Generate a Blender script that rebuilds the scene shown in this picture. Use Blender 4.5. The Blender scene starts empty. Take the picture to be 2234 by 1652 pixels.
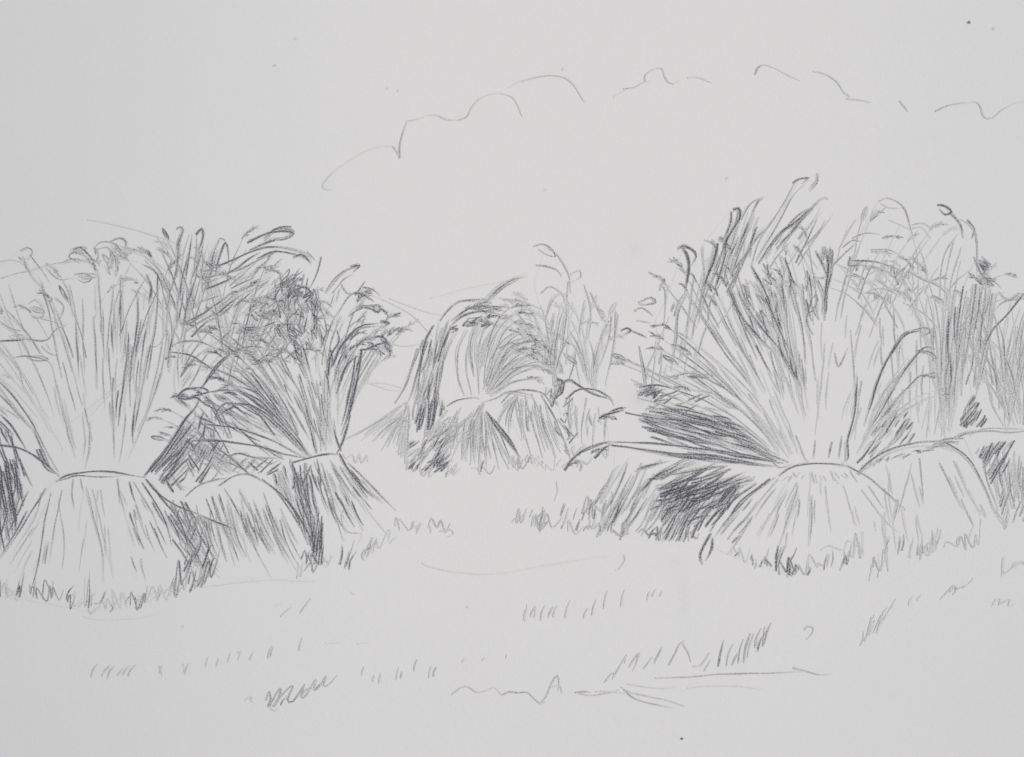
import bpy, math, random
import numpy as np
random.seed(11)
R=random.random
def U(a,b): return a+(b-a)*R()
PX=0.30/2234.0
def W(x,y): return ((x-1117)*PX,(826-y)*PX)

# ------------------------------------------------------------ material
def paper_material(name):
    m=bpy.data.materials.new(name); m.use_nodes=True
    nt=m.node_tree; N=nt.nodes; K=nt.links
    for n in list(N): N.remove(n)
    def nd(t,**kw):
        n=N.new(t)
        for k,v in kw.items(): setattr(n,k,v)
        return n
    def math_(op,a,b=None,c=None,clamp=False):
        n=nd('ShaderNodeMath',operation=op); n.use_clamp=clamp
        for i,v in enumerate((a,b,c)):
            if v is None: continue
            if isinstance(v,(int,float)): n.inputs[i].default_value=v
            else: K.new(v,n.inputs[i])
        return n.outputs[0]
    out=nd('ShaderNodeOutputMaterial'); bs=nd('ShaderNodeBsdfPrincipled')
    K.new(bs.outputs[0],out.inputs[0])
    geo=nd('ShaderNodeNewGeometry')
    flat=nd('ShaderNodeVectorMath',operation='MULTIPLY'); K.new(geo.outputs['Position'],flat.inputs[0]); flat.inputs[1].default_value=(1,1,0)
    P=flat.outputs[0]
    def noise(scale,detail=2,rough=.5):
        n=nd('ShaderNodeTexNoise'); n.inputs['Scale'].default_value=scale; n.inputs['Detail'].default_value=detail; n.inputs['Roughness'].default_value=rough
        K.new(P,n.inputs['Vector']); return n.outputs[0]
    tooth=noise(2300,2,.65); fib=noise(520,3,.6); blot=noise(28,3,.55)
    att=nd('ShaderNodeAttribute'); att.attribute_name='pressure'; pr=att.outputs['Fac']
    # graphite catches on the tooth of the paper
    t=math_('SUBTRACT',tooth,.5)
    t=math_('MULTIPLY',t,3.0)
    tp=math_('MULTIPLY',t,math_('MULTIPLY',pr,math_('SUBTRACT',1.35,pr)))
    g=math_('ADD',pr,math_('MULTIPLY',tp,1.35),clamp=True)
    # faint rubbed graphite dust on the sheet
    for cx_,cy_,rx,ry,st in ((1385,545,60,70,.035),(1492,1300,26,110,.04),(1400,865,50,45,.12),(1470,1225,40,40,.03),(1540,650,60,60,.04),(1500,1080,160,80,.10),(1530,930,130,50,.06),(640,670,110,90,.05),(20,1080,60,120,.08)):
        x_,y_=W(cx_,cy_)
        mp=nd('ShaderNodeMapping'); mp.vector_type='TEXTURE'; mp.inputs['Location'].default_value=(x_,y_,0); mp.inputs['Scale'].default_value=(rx*PX,ry*PX,1); K.new(P,mp.inputs[0])
        gr=nd('ShaderNodeTexGradient',gradient_type='QUADRATIC_SPHERE'); K.new(mp.outputs[0],gr.inputs[0])
        gg=math_('MULTIPLY',gr.outputs['Fac'],math_('MULTIPLY',fib,st*2.4))
        g=math_('ADD',g,gg,clamp=True)
    # paper colour
    ramp=nd('ShaderNodeMix',data_type='RGBA'); ramp.inputs[6].default_value=(.775,.766,.748,1); ramp.inputs[7].default_value=(.815,.808,.792,1)
    bb=math_('ADD',math_('MULTIPLY',blot,.5),math_('MULTIPLY',fib,.5)); K.new(bb,ramp.inputs[0])
    mx=nd('ShaderNodeMix',data_type='RGBA'); K.new(g,mx.inputs[0]); K.new(ramp.outputs[2],mx.inputs[6]); mx.inputs[7].default_value=(.066,.068,.086,1)
    K.new(mx.outputs[2],bs.inputs['Base Color'])
    bs.inputs['Roughness'].default_value=.85
    bs.inputs['Specular IOR Level'].default_value=.15
    # normals tilted to shade the flat sheet off toward its edges + tooth relief
    sp=nd('ShaderNodeSeparateXYZ'); K.new(P,sp.inputs[0])
    def ramp1(sock,a,b,c,d):
        n=nd('ShaderNodeMapRange'); n.interpolation_type='SMOOTHSTEP'; K.new(sock,n.inputs[0])
        for i,v in enumerate((a,b,c,d)): n.inputs[i+1].default_value=v
        return n.outputs[0]
    nx=math_('ADD',ramp1(sp.outputs[0],-.17,-.02,-.10,0),ramp1(sp.outputs[0],.06,.17,0,-.04))
    ny=math_('ADD',ramp1(sp.outputs[1],-.12,-.02,-.09,0),ramp1(sp.outputs[1],.04,.13,0,-.0))
    cx=nd('ShaderNodeCombineXYZ'); K.new(nx,cx.inputs[0]); K.new(ny,cx.inputs[1]); cx.inputs[2].default_value=1
    nm=nd('ShaderNodeVectorMath',operation='NORMALIZE'); K.new(cx.outputs[0],nm.inputs[0])
    bp=nd('ShaderNodeBump'); bp.inputs['Strength'].default_value=.4; bp.inputs['Distance'].default_value=.00006
    K.new(math_('ADD',tooth,fib),bp.inputs['Height']); K.new(nm.outputs[0],bp.inputs['Normal'])
    K.new(bp.outputs[0],bs.inputs['Normal'])
    return m
PAPER=paper_material('paper_with_graphite')

# ------------------------------------------------------------ drawing kit
class Part:
    def __init__(s): s.v=[]; s.f=[]; s.p=[]
cur=None
things=[]
fillz=[4e-6]
def thing(name,label,cat,group=None,base=(0,0),stuff=False):
    t=dict(name=name,label=label,cat=cat,group=group,base=base,parts=[],stuff=stuff); things.append(t); return t
def part(name,fill=None):
    global cur
    cur=Part(); things[-1]['parts'].append((name,cur))
    if fill:
        pts=nums(fill); z=fillz[0]; fillz[0]+=2.5e-6
        b=len(cur.v)
        for x,y in pts: cur.v.append((*W(x,y),z)); cur.p.append(0.)
        cur.f.append(tuple(range(b,b+len(pts)))[::-1])
def nums(s):
    if not isinstance(s,str): return s
    a=[float(k) for k in s.split()]
    return list(zip(a[0::2],a[1::2]))
def smooth(pts,step=9):
    P=np.array(pts,float)
    if len(P)==2:
        n=max(3,int(np.hypot(*(P[1]-P[0]))/step)); t=np.linspace(0,1,n)[:,None]
        return P[0]*(1-t)+P[1]*t
    Q=np.vstack([2*P[0]-P[1],P,2*P[-1]-P[-2]]); out=[]
    for i in range(1,len(Q)-2):
        a,b,c,d=Q[i-1],Q[i],Q[i+1],Q[i+2]
        n=max(2,int(np.hypot(*(c-b))/step)+1)
        for t in np.linspace(0,1,n,endpoint=False):
            out.append(.5*((2*b)+(-a+c)*t+(2*a-5*b+4*c-d)*t*t+(-a+3*b-3*c+d)*t**3))
    out.append(Q[-2]); return np.array(out)
def S(pts,w=3,p=.4,wob=1.2,taper=True,step=9):
    C=smooth(nums(pts),step); n=len(C)
    if n<2: return
    k=min(1,max(0,(p-.22)/.3)); p=p*(1+.42*k*k*(3-2*k)); w=w*.88
    T=np.gradient(C,axis=0); Ls=np.hypot(T[:,0],T[:,1])+1e-6; T/=Ls[:,None]; Nn=np.stack([-T[:,1],T[:,0]],1)
    s=np.cumsum(Ls)
    ph=[U(0,6.3) for _ in range(4)]
    wv=wob*(np.sin(s/U(26,45)+ph[0])*.7+np.sin(s/U(9,15)+ph[1])*.3)
    C=C+Nn*wv[:,None]
    u=np.linspace(0,1,n)
    if taper:
        a=U(.35,.9); b=U(.05,.45)
        e=np.minimum(1,np.minimum(a+(1-a)*u/.15,b+(1-b)*(1-u)/.35))
    else: e=np.ones(n)
    pv=np.clip(p*(e**.8)*(1+.2*np.sin(s/U(20,50)+ph[2])+.12*np.sin(s/U(6,11)+ph[3])),0,1)
    wd=w*.5*(0.5+.5*e)*(1+.18*np.sin(s/17+ph[2]))
    r=U(0,4e-6); b0=len(cur.v)
    for i in range(n):
        for k,pk in ((-1,.3),(0,1.),(1,.3)):
            q=C[i]+Nn[i]*wd[i]*k*1.3
            pp=float(pv[i]*pk)
            x,y=W(q[0],q[1])
            cur.v.append((x,y,8e-5+pp*5e-5+r)); cur.p.append(pp)
    for i in range(n-1):
        o=b0+3*i
        cur.f.append((o,o+1,o+4,o+3)); cur.f.append((o+1,o+2,o+5,o+4))
def L(txt):
    for ln in txt.strip().splitlines():
        ln=ln.split('#')[0].split()
        if len(ln)<6: continue
        a=[float(k) for k in ln]; pts=list(zip(a[2::2],a[3::2]))
        S(pts,a[1],a[0])
        if a[0]>.37 and R()<.5 and things[-1]['name']!='cloud' and not things[-1]['stuff']:
            ox,oy=U(-4,4),U(-4,4)
            S([(x+ox+U(-2,2),y+oy+U(-2,2)) for x,y in pts],a[1]*.85,a[0]*.65)
def along(poly,u):
    P=np.array(nums(poly),float)
    if len(P)==1: return P[0]
    d=np.hypot(*(P[1:]-P[:-1]).T); c=np.concatenate([[0],np.cumsum(d)]); t=min(max(u,0),1)*c[-1]
    i=min(np.searchsorted(c,t,side='right')-1,len(d)-1); k=(t-c[i])/max(d[i],1e-6)
    return P[i]*(1-k)+P[i+1]*k
def H(n,p,w,A,B,s=(0,.15),e=(.8,1),curv=.04,jit=5,pj=.3):
    for i in range(n):
        u=(i+U(.1,.9))/n
        a=along(A,u); b=along(B,u+U(-.02,.02)); d=b-a
        q0=a+d*U(*s); q1=a+d*U(*e); q0=q0+np.array([U(-jit,jit),U(-jit,jit)]); q1=q1+np.array([U(-jit,jit),U(-jit,jit)])
        dd=q1-q0; m=(q0+q1)/2+np.array([-dd[1],dd[0]])*(curv+U(-.025,.025))
        S([q0,m,q1],w*U(.75,1.25),p*U(1-pj,1+pj))
def FAN(n,p,w,A,B,lo=.2,hi=.5,curv=.02,jit=6):
    for i in range(int(n*1.15)):
        u=R(); a=along(A,u); b=along(B,u); d=b-a; ln=U(lo,hi); t=U(0,1-ln)
        q0=a+d*t; q1=a+d*(t+ln)+np.array([U(-jit,jit),U(-jit,jit)]); dd=q1-q0
        S([q0,(q0+q1)/2+np.array([-dd[1],dd[0]])*(curv+U(-.02,.02)),q1],w*U(.7,1.3),p*U(.55,1.45))
def Z(p,w,path,amp=40,step=9,dx=10,brk=.3):
    """uneven grass: short zigzags mixed with loose single flicks"""
    P=nums(path); d=sum(math.hypot(P[i+1][0]-P[i][0],P[i+1][1]-P[i][1]) for i in range(len(P)-1))
    seg=[]; s=0; am=1
    while s<d:
        q=along(P,s/d); am=.5*am+.5*U(.2,1.5); a=amp*am*U(.5,1.1)
        seg.append((q[0]+U(-5,5),q[1]+U(-10,8)))
        seg.append((q[0]+dx*U(-.2,2),q[1]-a))
        s+=step*U(.4,1.7)
        if R()<.45:
            x0=q[0]+U(-10,10); y0=q[1]+U(-12,10); b=amp*U(.3,.9); S([(x0,y0),(x0+dx*.4+U(-3,3),y0-b*.5),(x0+dx+U(-8,8),y0-b)],w*U(.7,1.3),p*U(.5,1.3),.8)
        if R()<brk or len(seg)>9:
            if len(seg)>3: S(seg,w*U(.75,1.25),p*U(.5,1.2),.8,step=6)
            seg=[]
            if R()<.15: s+=step*2
    if len(seg)>2: S(seg,w,p,.5,step=6)
def inside(x,y,P):
    c=False; j=len(P)-1
    for i in range(len(P)):
        if (P[i][1]>y)!=(P[j][1]>y) and x<(P[j][0]-P[i][0])*(y-P[i][1])/(P[j][1]-P[i][1])+P[i][0]: c=not c
        j=i
    return c
def HA(poly,ang,sp,p,w=4,ln=(40,110),aj=6,dens=1.0):
    P=nums(poly); xs=[q[0] for q in P]; ys=[q[1] for q in P]
    area=(max(xs)-min(xs))*(max(ys)-min(ys)); n=int(area/(sp*(ln[0]+ln[1])/2)*dens)
    for _ in range(n):
        x,y=U(min(xs),max(xs)),U(min(ys),max(ys))
        if not inside(x,y,P): continue
        a=math.radians(ang+U(-aj,aj)); dx,dy=math.cos(a),-math.sin(a); l=U(*ln)/2
        e=[l,l]
        for k,sg in ((0,-1),(1,1)):
            while e[k]>3 and not inside(x+sg*dx*e[k],y+sg*dy*e[k],P): e[k]-=4
        if e[0]+e[1]<10: continue
        e=[e[0]*U(.85,1.15),e[1]*U(.85,1.2)]
        q0=(x-dx*e[0],y-dy*e[0]); q1=(x+dx*e[1],y+dy*e[1]); c=U(-.06,.06)*(e[0]+e[1])
        S([q0,(x+dy*c,y-dx*c),q1],w*U(.7,1.25),p*U(.5,1.4))
def SCR(poly,ang,n,p,w=3.4,amp=22,gap=6,turns=(3,7)):
    P=nums(poly); xs=[q[0] for q in P]; ys=[q[1] for q in P]; k=0; tries=0
    while k<n and tries<n*20:
        tries+=1
        x,y=U(min(xs),max(xs)),U(min(ys),max(ys))
        if not inside(x,y,P): continue
        k+=1; a=math.radians(ang+U(-14,14)); dx,dy=math.cos(a),-math.sin(a); nx,ny=-dy,dx
        if R()<.5: nx,ny=-nx,-ny
        pts=[]; sg=1
        for i in range(int(U(*turns))):
            l=amp*U(.3,.65)*sg; sg=-sg
            pts.append((x+dx*l,y+dy*l)); x+=nx*gap*U(.5,1.3)+dx*U(-2,2); y+=ny*gap*U(.5,1.3)+dy*U(-2,2)
        if len(pts)>1: S(pts,w*U(.75,1.2),p*U(.65,1.25),.6,step=5)
def EAR(x,y,ang,ln=34,wd=10,p=.5,w=3,fillin=2):
    a=math.radians(ang); dx,dy=math.cos(a),-math.sin(a); nx,ny=-dy,dx
    f=lambda t,o:(x+dx*ln*t+nx*wd*o,y+dy*ln*t+ny*wd*o)
    S([f(0,0),f(.25,.45),f(.6,.5),f(1,.05),f(.7,-.42),f(.3,-.45),f(.05,-.1)],w,p,.6,step=5)
    for _ in range(fillin):
        o=U(-.25,.25); S([f(U(.05,.3),o),f(U(.6,.95),o*.7)],w*U(.9,1.6),p*U(.7,1.15),.5)
def HEAD(x,y,ang,n=6,ln=14,p=.55,w=3.5,bend=6,gap=7,turn=-1):
    """long ragged ear at the tip of a stalk"""
    a=ang; sp=[(x,y)]
    for i in range(n):
        r=math.radians(a)
        for sgn in (-1,1):
            if R()<.25: continue
            b=r+sgn*U(.12,.5); l=ln*U(.7,1.25)
            S([(x,y),(x+math.cos(b)*l,y-math.sin(b)*l)],w*U(.7,1.25),p*U(.6,1.25),.4,step=5)
        x+=math.cos(r)*gap; y-=math.sin(r)*gap; a+=bend*U(.4,1.6)*turn; sp.append((x,y))
    S(sp,w,p*.8,.5,step=6)
def DROOP(cx,cy,spread,n,ang,ln,p,w=3.2,droop=60,head=.7,t0=(.3,.7),hp=1.2,side=None):
    for i in range(n):
        a=ang[0]+(ang[1]-ang[0])*(i+U(0,1))/n; l=U(*ln)
        sd=side if side is not None else (-1 if a<90+U(-12,12) else 1)
        x=cx+spread*math.cos(math.radians(a))*U(.7,1.1); y=cy; A=a; pts=[]; K=12; dr=droop*U(.5,1.3)
        for k in range(K+1):
            pts.append((x,y)); t=k/K; A=a+sd*dr*t**2.6
            x+=math.cos(math.radians(A))*l/K; y-=math.sin(math.radians(A))*l/K
        x,y=pts[-1]
        b=int(K*U(*t0)); q=p*U(.55,1.35)
        S(pts[b:],w*U(.75,1.2),q,1.5)
        if R()<.35 and K-b>4:
            S([(x_+U(3,7),y_+U(-2,4)) for x_,y_ in pts[max(0,b-2):-2]],w*.9,q*.7,1.5)
        if R()<head:
            if R()<.88: HEAD(x,y,A,int(U(4,8)),U(10,16),min(.75,q*hp),w*U(.9,1.15),8,6,sd)
            else: EAR(x,y,A,U(28,46),U(6,9),min(.7,q*1.1),w*.9,2)
G="corn sheaves standing in the drawn field"

# ============================================================ CLOUDS
thing('cloud','faint pencil outline of a billowing cloud above the sheaves','cloud','outlined clouds',(990,300))
part('cloud_outline','706 408 745 362 830 320 866 330 880 285 890 264 955 251 1018 254 1045 217 1095 204 1140 176 1205 165 1255 190 1275 224 1240 330 1000 380')
L("""
.17 3 724 414 708 411 706 403 720 384 745 362
.13 2.6 745 362 790 335 830 320 856 319
.28 3.2 856 319 864 328 872 345
.42 3.6 873 346 874 315 881 285 890 264
.28 3 888 264 912 260 935 252
.22 2.6 935 252 955 251 975 260 1000 262
.3 3 1000 262 1018 254 1028 236
.2 2.6 1022 248 1028 236 1045 217 1070 206 1095 204
.16 2.6 1095 204 1115 210 1130 228 1140 254
.14 2.4 1110 192 1140 176 1165 168
.3 2.8 1140 178 1170 168 1205 165 1235 172 1255 190 1266 210 1275 224
""")
thing('cloud','short broken pencil curves of a small cloud','cloud','outlined clouds',(1450,220))
part('cloud_outline','1345 207 1400 180 1425 153 1443 150 1455 176 1515 168 1553 180 1540 225 1400 230')
L("""
.12 2.4 1338 212 1365 195
.33 3 1360 195 1385 190 1400 181 1418 176
.3 3 1408 178 1408 165 1425 153 1443 150 1448 162 1455 176 1468 183 1485 176
.17 2.6 1500 171 1515 168 1530 170 1553 180
""")
thing('cloud','pencil outlined cloud trailing down in open arcs','cloud','outlined clouds',(1900,260))
part('cloud_outline','1648 162 1668 142 1745 160 1800 162 1845 205 1900 224 1964 222 2040 242 2105 224 2140 235 2165 257 2234 222 2234 300 1800 300')
L("""
.55 4 1648 164 1653 150 1662 143
.33 3 1655 147 1668 142 1690 148
.22 2.6 1690 148 1715 162 1745 177
.3 3 1773 157 1800 162 1825 178 1845 205
.26 3 1838 198 1852 212 1845 216 1870 218 1900 224
.28 3 1962 220 1972 233 1980 245
.4 3.4 2040 242 2070 230 2105 224
.26 3 2095 226 2130 222 2140 235 2148 255 2165 257 2190 238 2215 226 2240 221
""")

# ============================================================ DISTANT CENTRE SHEAVES
thing('corn_sheaf','small pale triangular corn sheaf with thin hatching','sheaf',G,(830,1020))
part('skirt','890 880 755 955 770 1010 820 1025 900 1025 905 900')
L(""".42 3 890 878 850 905 800 935 755 958
.32 3 885 890 850 925 812 965
.35 3 880 900 862 940 845 975
.4 3.5 893 885 890 940 888 1010
.35 3 888 880 875 930 862 960
.25 3 750 990 756 1000 770 990 776 1010 785 990 790 1010 800 992 803 1008""")
H(20,.3,3.2,'885 890 900 890','765 960 890 1010',s=(.05,.4),e=(.6,1))
part('ear_fan','890 880 860 880 890 810 925 745 950 760 930 880')
L(""".5 4 925 742 905 790 885 840 862 880
.5 4 935 745 915 800 900 850 890 880
.4 3.5 920 760 915 820 905 870
.42 3.5 912 760 895 810 878 855
.12 2.4 780 832 850 838 890 850""")

thing('corn_sheaf','round domed corn sheaf with drooping ears and shaded flank','sheaf',G,(1050,1030))
part('skirt','975 885 1045 868 1075 872 1110 930 1160 1015 1080 1030 890 1030 895 960 930 915')
L(""".55 3.5 975 886 1000 872 1035 868 1048 872
.45 3.4 1052 878 1085 868 1110 856 1150 860 1165 866
.85 4.8 1060 898 1085 935 1120 975 1137 1000
.65 3.8 1070 905 1110 955 1130 990
.7 4 1064 898 1100 945 1125 980
.4 3 1048 885 1025 930 1010 1000
.5 3.2 1052 890 1048 940 1045 1010
.42 3 1058 900 1060 950 1062 1020
.42 3 1062 905 1075 960 1090 1025
.4 3 1055 880 1035 930 1025 1015
.35 3 1066 910 1090 980 1110 1025
.4 3 1066 915 1105 990 1130 1025""")
H(34,.36,3.4,'980 890 1045 880','905 985 1055 1020',s=(.05,.5),e=(.65,1))
H(14,.38,3.2,'1035 885 1062 890','990 1010 1130 1020',s=(.1,.4),e=(.6,1))
HA('930 930 1040 890 1020 960 930 1010',40,9,.4,3.6,(30,70),8)
HA('890 960 985 955 985 1030 890 1030',50,5,.56,4.2,(20,55),14)
SCR('888 985 960 975 980 1030 892 1035',45,5,.55,3.6,24,6)
Z(.48,3.2,'890 1030 960 1035 1060 1030 1160 1020',28,12,8)
part('ear_fan','975 885 910 940 900 860 920 760 960 690 1030 655 1120 640 1190 670 1205 760 1180 830 1100 855 1050 870')
HA('900 900 925 770 962 700 985 700 975 780 955 850 975 890 915 965',77,4.2,.52,4.2,(50,130),6)
HA('905 930 915 840 950 820 960 890 930 960',80,4.4,.66,4.6,(40,90),6)
HA('925 840 940 760 975 705 985 720 965 800 950 860',72,5,.6,4.2,(40,90),6)
DROOP(1048,872,12,26,(48,108),(170,225),.38,3,85,.7,(.2,.5),1.3,-1)
DROOP(1050,868,12,14,(38,70),(110,165),.4,3,50,.85,(.2,.4),1.2,-1)
L(""".6 4 945 710 925 750 915 800 900 860
.65 4.2 935 730 922 770 915 830 912 880
.6 4 960 700 975 680 1000 660 1040 655 1080 650
.65 5 980 715 1010 690 1050 680 1090 685
.6 4 985 700 1030 672 1080 668 1120 672
.5 4 1060 660 1090 630 1120 610 1150 602
.5 3.4 1075 650 1105 625 1140 606
.35 3 1090 650 1130 655 1160 665 1190 680
.45 3.5 1060 855 1090 800 1110 760 1150 745 1190 750
.45 3.5 1065 860 1100 815 1140 800 1195 795
.5 3.6 1070 862 1115 835 1160 825 1185 822
.4 3.2 1055 850 1070 800 1090 745 1115 710 1145 695 1180 710
.38 3 1045 860 1045 790 1060 740 1090 700
.38 3 1030 862 1018 810 1020 760 1045 710
.38 3 1015 865 1000 820 1000 765 1020 720
.45 3.5 960 885 955 850 965 800 980 760 1000 720
.22 2.6 830 740 880 755 940 745
.12 2.4 940 650 1010 632 1080 618 1130 606
.1 2.4 850 650 930 680 980 690""")
for k in range(7): HEAD(U(985,1060),U(670,705),U(-10,35),6,14,.6,3.4)
for k in range(5): HEAD(U(1080,1140),U(650,720),U(-20,10),5,12,.42,3)
for x,y,a in ((1150,745,0),(1155,798,0),(1150,822,-5),(1110,720,-10),(1160,755,-8),(1090,760,30)): HEAD(x,y,a,5,12,.5,3)
SCR('980 705 1080 675 1090 695 1000 725',25,8,.62,3.8,22,5)

thing('corn_sheaf','small corn sheaf with ribbed conical skirt and open ears','sheaf',G,(1180,1020))
part('skirt','1100 870 1130 850 1180 855 1205 880 1240 960 1255 1020 1170 1025 1130 950')
L(""".55 3.5 1095 880 1120 855 1150 850 1185 858 1205 885
.5 3.2 1180 862 1210 910 1235 970 1250 1015
.4 3.2 1125 860 1130 910 1145 960
.4 3.2 1130 862 1140 930 1160 1000
.4 3.2 1145 862 1165 930 1185 1000
.4 3.2 1160 860 1190 930 1215 1000
.5 3.2 1120 865 1098 900 1085 920""")
H(26,.38,3.4,'1115 862 1185 865','1080 930 1240 1010',s=(.02,.4),e=(.4,1))
HA('1205 920 1240 900 1260 970 1240 1000',-60,6,.5,3.6,(20,50),12)
Z(.32,3,'1150 1015 1200 1025 1300 1018',24,13,8)
part('ear_fan','1130 850 1190 790 1185 700 1165 620 1190 540 1240 600 1280 640 1260 760 1225 850 1180 855')
DROOP(1205,850,20,14,(78,108),(120,220),.36,3,45,.5,(.2,.6))
L(""".42 3 1165 538 1185 534 1205 545 1212 560 1195 556 1175 545
.35 3 1195 540 1220 560 1240 600 1245 640
.42 3.5 1170 578 1190 580 1215 590 1225 604
.35 3 1245 600 1265 590 1268 605 1250 615
.4 3.5 1180 640 1200 625 1225 640 1235 660
.4 3.2 1190 700 1210 650 1240 640
.4 3.4 1240 615 1235 700 1222 780 1215 830
.35 3 1275 620 1290 680 1285 740
.38 3 1290 640 1310 690 1330 710
.4 3 1190 790 1195 730 1205 690
.75 4.5 1215 830 1230 835 1225 860 1210 870 1220 885
.7 4.5 1210 845 1240 828 1262 840 1300 862 1330 870""")
HA('1185 690 1290 650 1285 800 1225 845 1195 800',80,12,.32,3.2,(50,120),7)
SCR('1205 825 1235 825 1230 880 1208 880',70,6,.65,3.6,20,5)

thing('corn_sheaf','small corn sheaf with loose upright stalks, half shaded','sheaf',G,(1290,1000))
part('skirt','1215 870 1250 850 1310 860 1340 900 1345 980 1260 1005 1235 950')
L(""".6 4 1235 870 1262 850 1300 850 1330 868 1340 885
.4 3.2 1245 868 1240 910 1250 960
.35 3 1280 868 1275 900""")
H(14,.34,3.4,'1240 880 1320 880','1235 975 1320 985',s=(.05,.5),e=(.4,1))
HA('1225 870 1265 865 1262 965 1240 980',60,8,.46,3.4,(24,60),18)
Z(.22,2.8,'1240 985 1300 995 1340 985',20,14,8,.3)
part('ear_fan','1250 850 1240 760 1275 650 1340 690 1350 760 1320 850')
DROOP(1290,855,25,12,(80,104),(110,190),.34,3,30,.4,(.1,.5))
L(""".42 3.4 1345 680 1338 760 1320 840
.4 3.4 1335 690 1325 750 1308 800
.55 3.4 1395 755 1405 800 1410 850
.4 3.2 1330 700 1318 720 1300 770
.3 3 1262 770 1280 820 1300 845
.3 3 1255 790 1268 840""")
HEAD(1300,665,-50,5,12,.4)

# ============================================================ BACK-RIGHT TALL SHEAF
thing('corn_sheaf','tall shadowed corn sheaf with upright reedy stalks','sheaf',G,(1440,1180))
part('skirt','1340 965 1430 870 1620 900 1700 1020 1640 1080 1540 1200 1440 1185 1300 1160 1300 1100 1340 1040')
HA('1420 880 1560 890 1650 950 1700 1010 1560 990 1430 965 1395 920',-16,4.2,.5,4.2,(60,150),7)
HA('1440 890 1600 925 1660 975 1560 965 1450 930',-20,4,.62,4.4,(40,100),7)
HA('1400 875 1540 880 1600 920 1560 930 1420 915',25,8,.42,3.6,(30,70),12)
HA('1370 1010 1500 1000 1660 1035 1590 1110 1500 1150 1420 1130 1430 1060',20,4.2,.5,4.4,(60,150),8)
HA('1440 1030 1560 1015 1660 1045 1550 1110 1440 1120',24,3.8,.74,4.8,(50,130),8)
HA('1450 1060 1560 1040 1640 1060 1550 1150 1440 1150',52,4.4,.7,4.6,(40,100),8)
HA('1440 1100 1550 1100 1540 1185 1450 1180',62,5,.58,4.2,(40,90),9)
HA('1330 1060 1420 1020 1500 1130 1520 1190 1420 1175 1320 1140',60,4.6,.46,4.2,(50,130),6)
HA('1300 1080 1350 1010 1400 1000 1380 1100 1340 1150 1300 1140',60,7,.36,3.8,(50,130),6)
L(""".5 3.6 1370 1010 1355 1050 1330 1100 1310 1140
.4 3.2 1400 1010 1375 1070 1345 1120
.35 3.2 1340 1025 1320 1070 1300 1100
.75 4.4 1650 1055 1590 1100 1550 1160
.7 4 1680 1045 1620 1090 1580 1150
.8 5 1550 1165 1536 1190 1528 1215 1534 1232
.65 4 1556 1175 1552 1200 1540 1224
.85 4.5 1340 965 1420 968 1500 975 1580 985 1660 1000 1700 1012
.75 4.5 1335 972 1400 980 1480 990 1560 995 1650 1010
.8 5 1395 1075 1430 1040 1470 1020
.7 4.2 1500 985 1580 1000 1700 1018
.65 4 1430 905 1520 925 1600 950 1680 995
.6 4 1450 890 1540 905 1620 945 1690 1000""")
part('ear_fan','1500 830 1440 800 1430 700 1460 640 1490 540 1530 540 1600 450 1640 430 1670 470 1660 600 1600 640 1560 760 1545 830')
HA('1440 790 1470 660 1500 640 1540 560 1590 470 1650 440 1650 560 1590 640 1550 720 1540 800',76,7,.35,3.6,(60,190),5)
HA('1545 620 1600 480 1660 470 1640 560 1590 640',68,6,.48,4,(50,120),6)
L(""".85 6 1600 458 1612 455 1614 475 1600 500 1585 530 1580 570
.6 4.5 1596 462 1594 490 1575 530
.85 7 1565 530 1558 565 1545 600 1535 625
.85 6 1490 540 1500 560 1502 590 1495 640
.7 4 1480 545 1490 538 1510 545 1520 560 1510 580
.6 5 1600 590 1625 560 1650 520 1670 500
.6 5 1605 560 1620 520 1640 470
.5 4 1618 480 1638 445 1668 430
.5 4 1640 470 1655 440 1665 435
.45 4 1500 640 1480 680 1475 740 1465 810
.45 4 1515 600 1505 680 1490 760
.4 4 1530 540 1535 600 1525 680
.45 4 1470 690 1480 660 1495 640
.35 3 1440 620 1452 635 1450 680 1448 740
.32 3 1440 635 1445 618 1460 625 1455 640
.45 3.5 1395 660 1420 650 1430 660 1405 665 1395 660
.4 3.2 1385 680 1400 672 1425 690
.85 5 1355 722 1368 715 1378 722 1362 732
.6 4 1380 722 1400 730 1412 736
.35 3 1390 700 1420 705
.35 3 1410 810 1440 740 1460 690
.3 3 1420 850 1430 780
.32 3 1480 770 1510 760 1540 765
.4 3.2 1545 700 1550 660 1580 600
.35 3 1555 720 1590 680 1600 640""")
HA('1400 830 1440 720 1540 760 1520 830',80,14,.27,3,(30,90),8)

# ============================================================ RIGHT EDGE SHEAF
thing('corn_sheaf','corn sheaf cut by the sheet edge, shaded under its band','sheaf',G,(2200,1140))
part('skirt','2100 950 2150 940 2234 938 2260 940 2260 1150 2190 1150 2150 1060')
L(""".45 3.4 2085 958 2110 945 2160 940 2200 945 2245 940
.32 3 2115 950 2150 936 2200 934 2245 936""")
HA('2120 975 2180 965 2234 960 2234 1000 2190 1030 2160 1060 2150 1030',60,4.6,.55,4.2,(40,90),7)
HA('2130 970 2205 960 2180 1030 2155 1040',55,6,.6,4,(40,80),7)
H(26,.38,3.6,'2140 960 2240 960','2185 1130 2240 1130',s=(.1,.5),e=(.6,1))
HA('2170 1060 2240 1040 2240 1140 2190 1140',75,8,.4,3.8,(40,90),8)
Z(.28,3,'2190 1150 2240 1145',28,12,8)
part('ear_fan','2130 930 2110 800 2110 620 2130 560 2180 600 2260 640 2260 940 2160 940')
DROOP(2190,940,45,20,(74,110),(240,330),.38,3.2,30,.4,(.1,.6))
DROOP(2230,940,40,12,(78,118),(150,280),.36,3,40,.4,(.1,.6))
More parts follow.
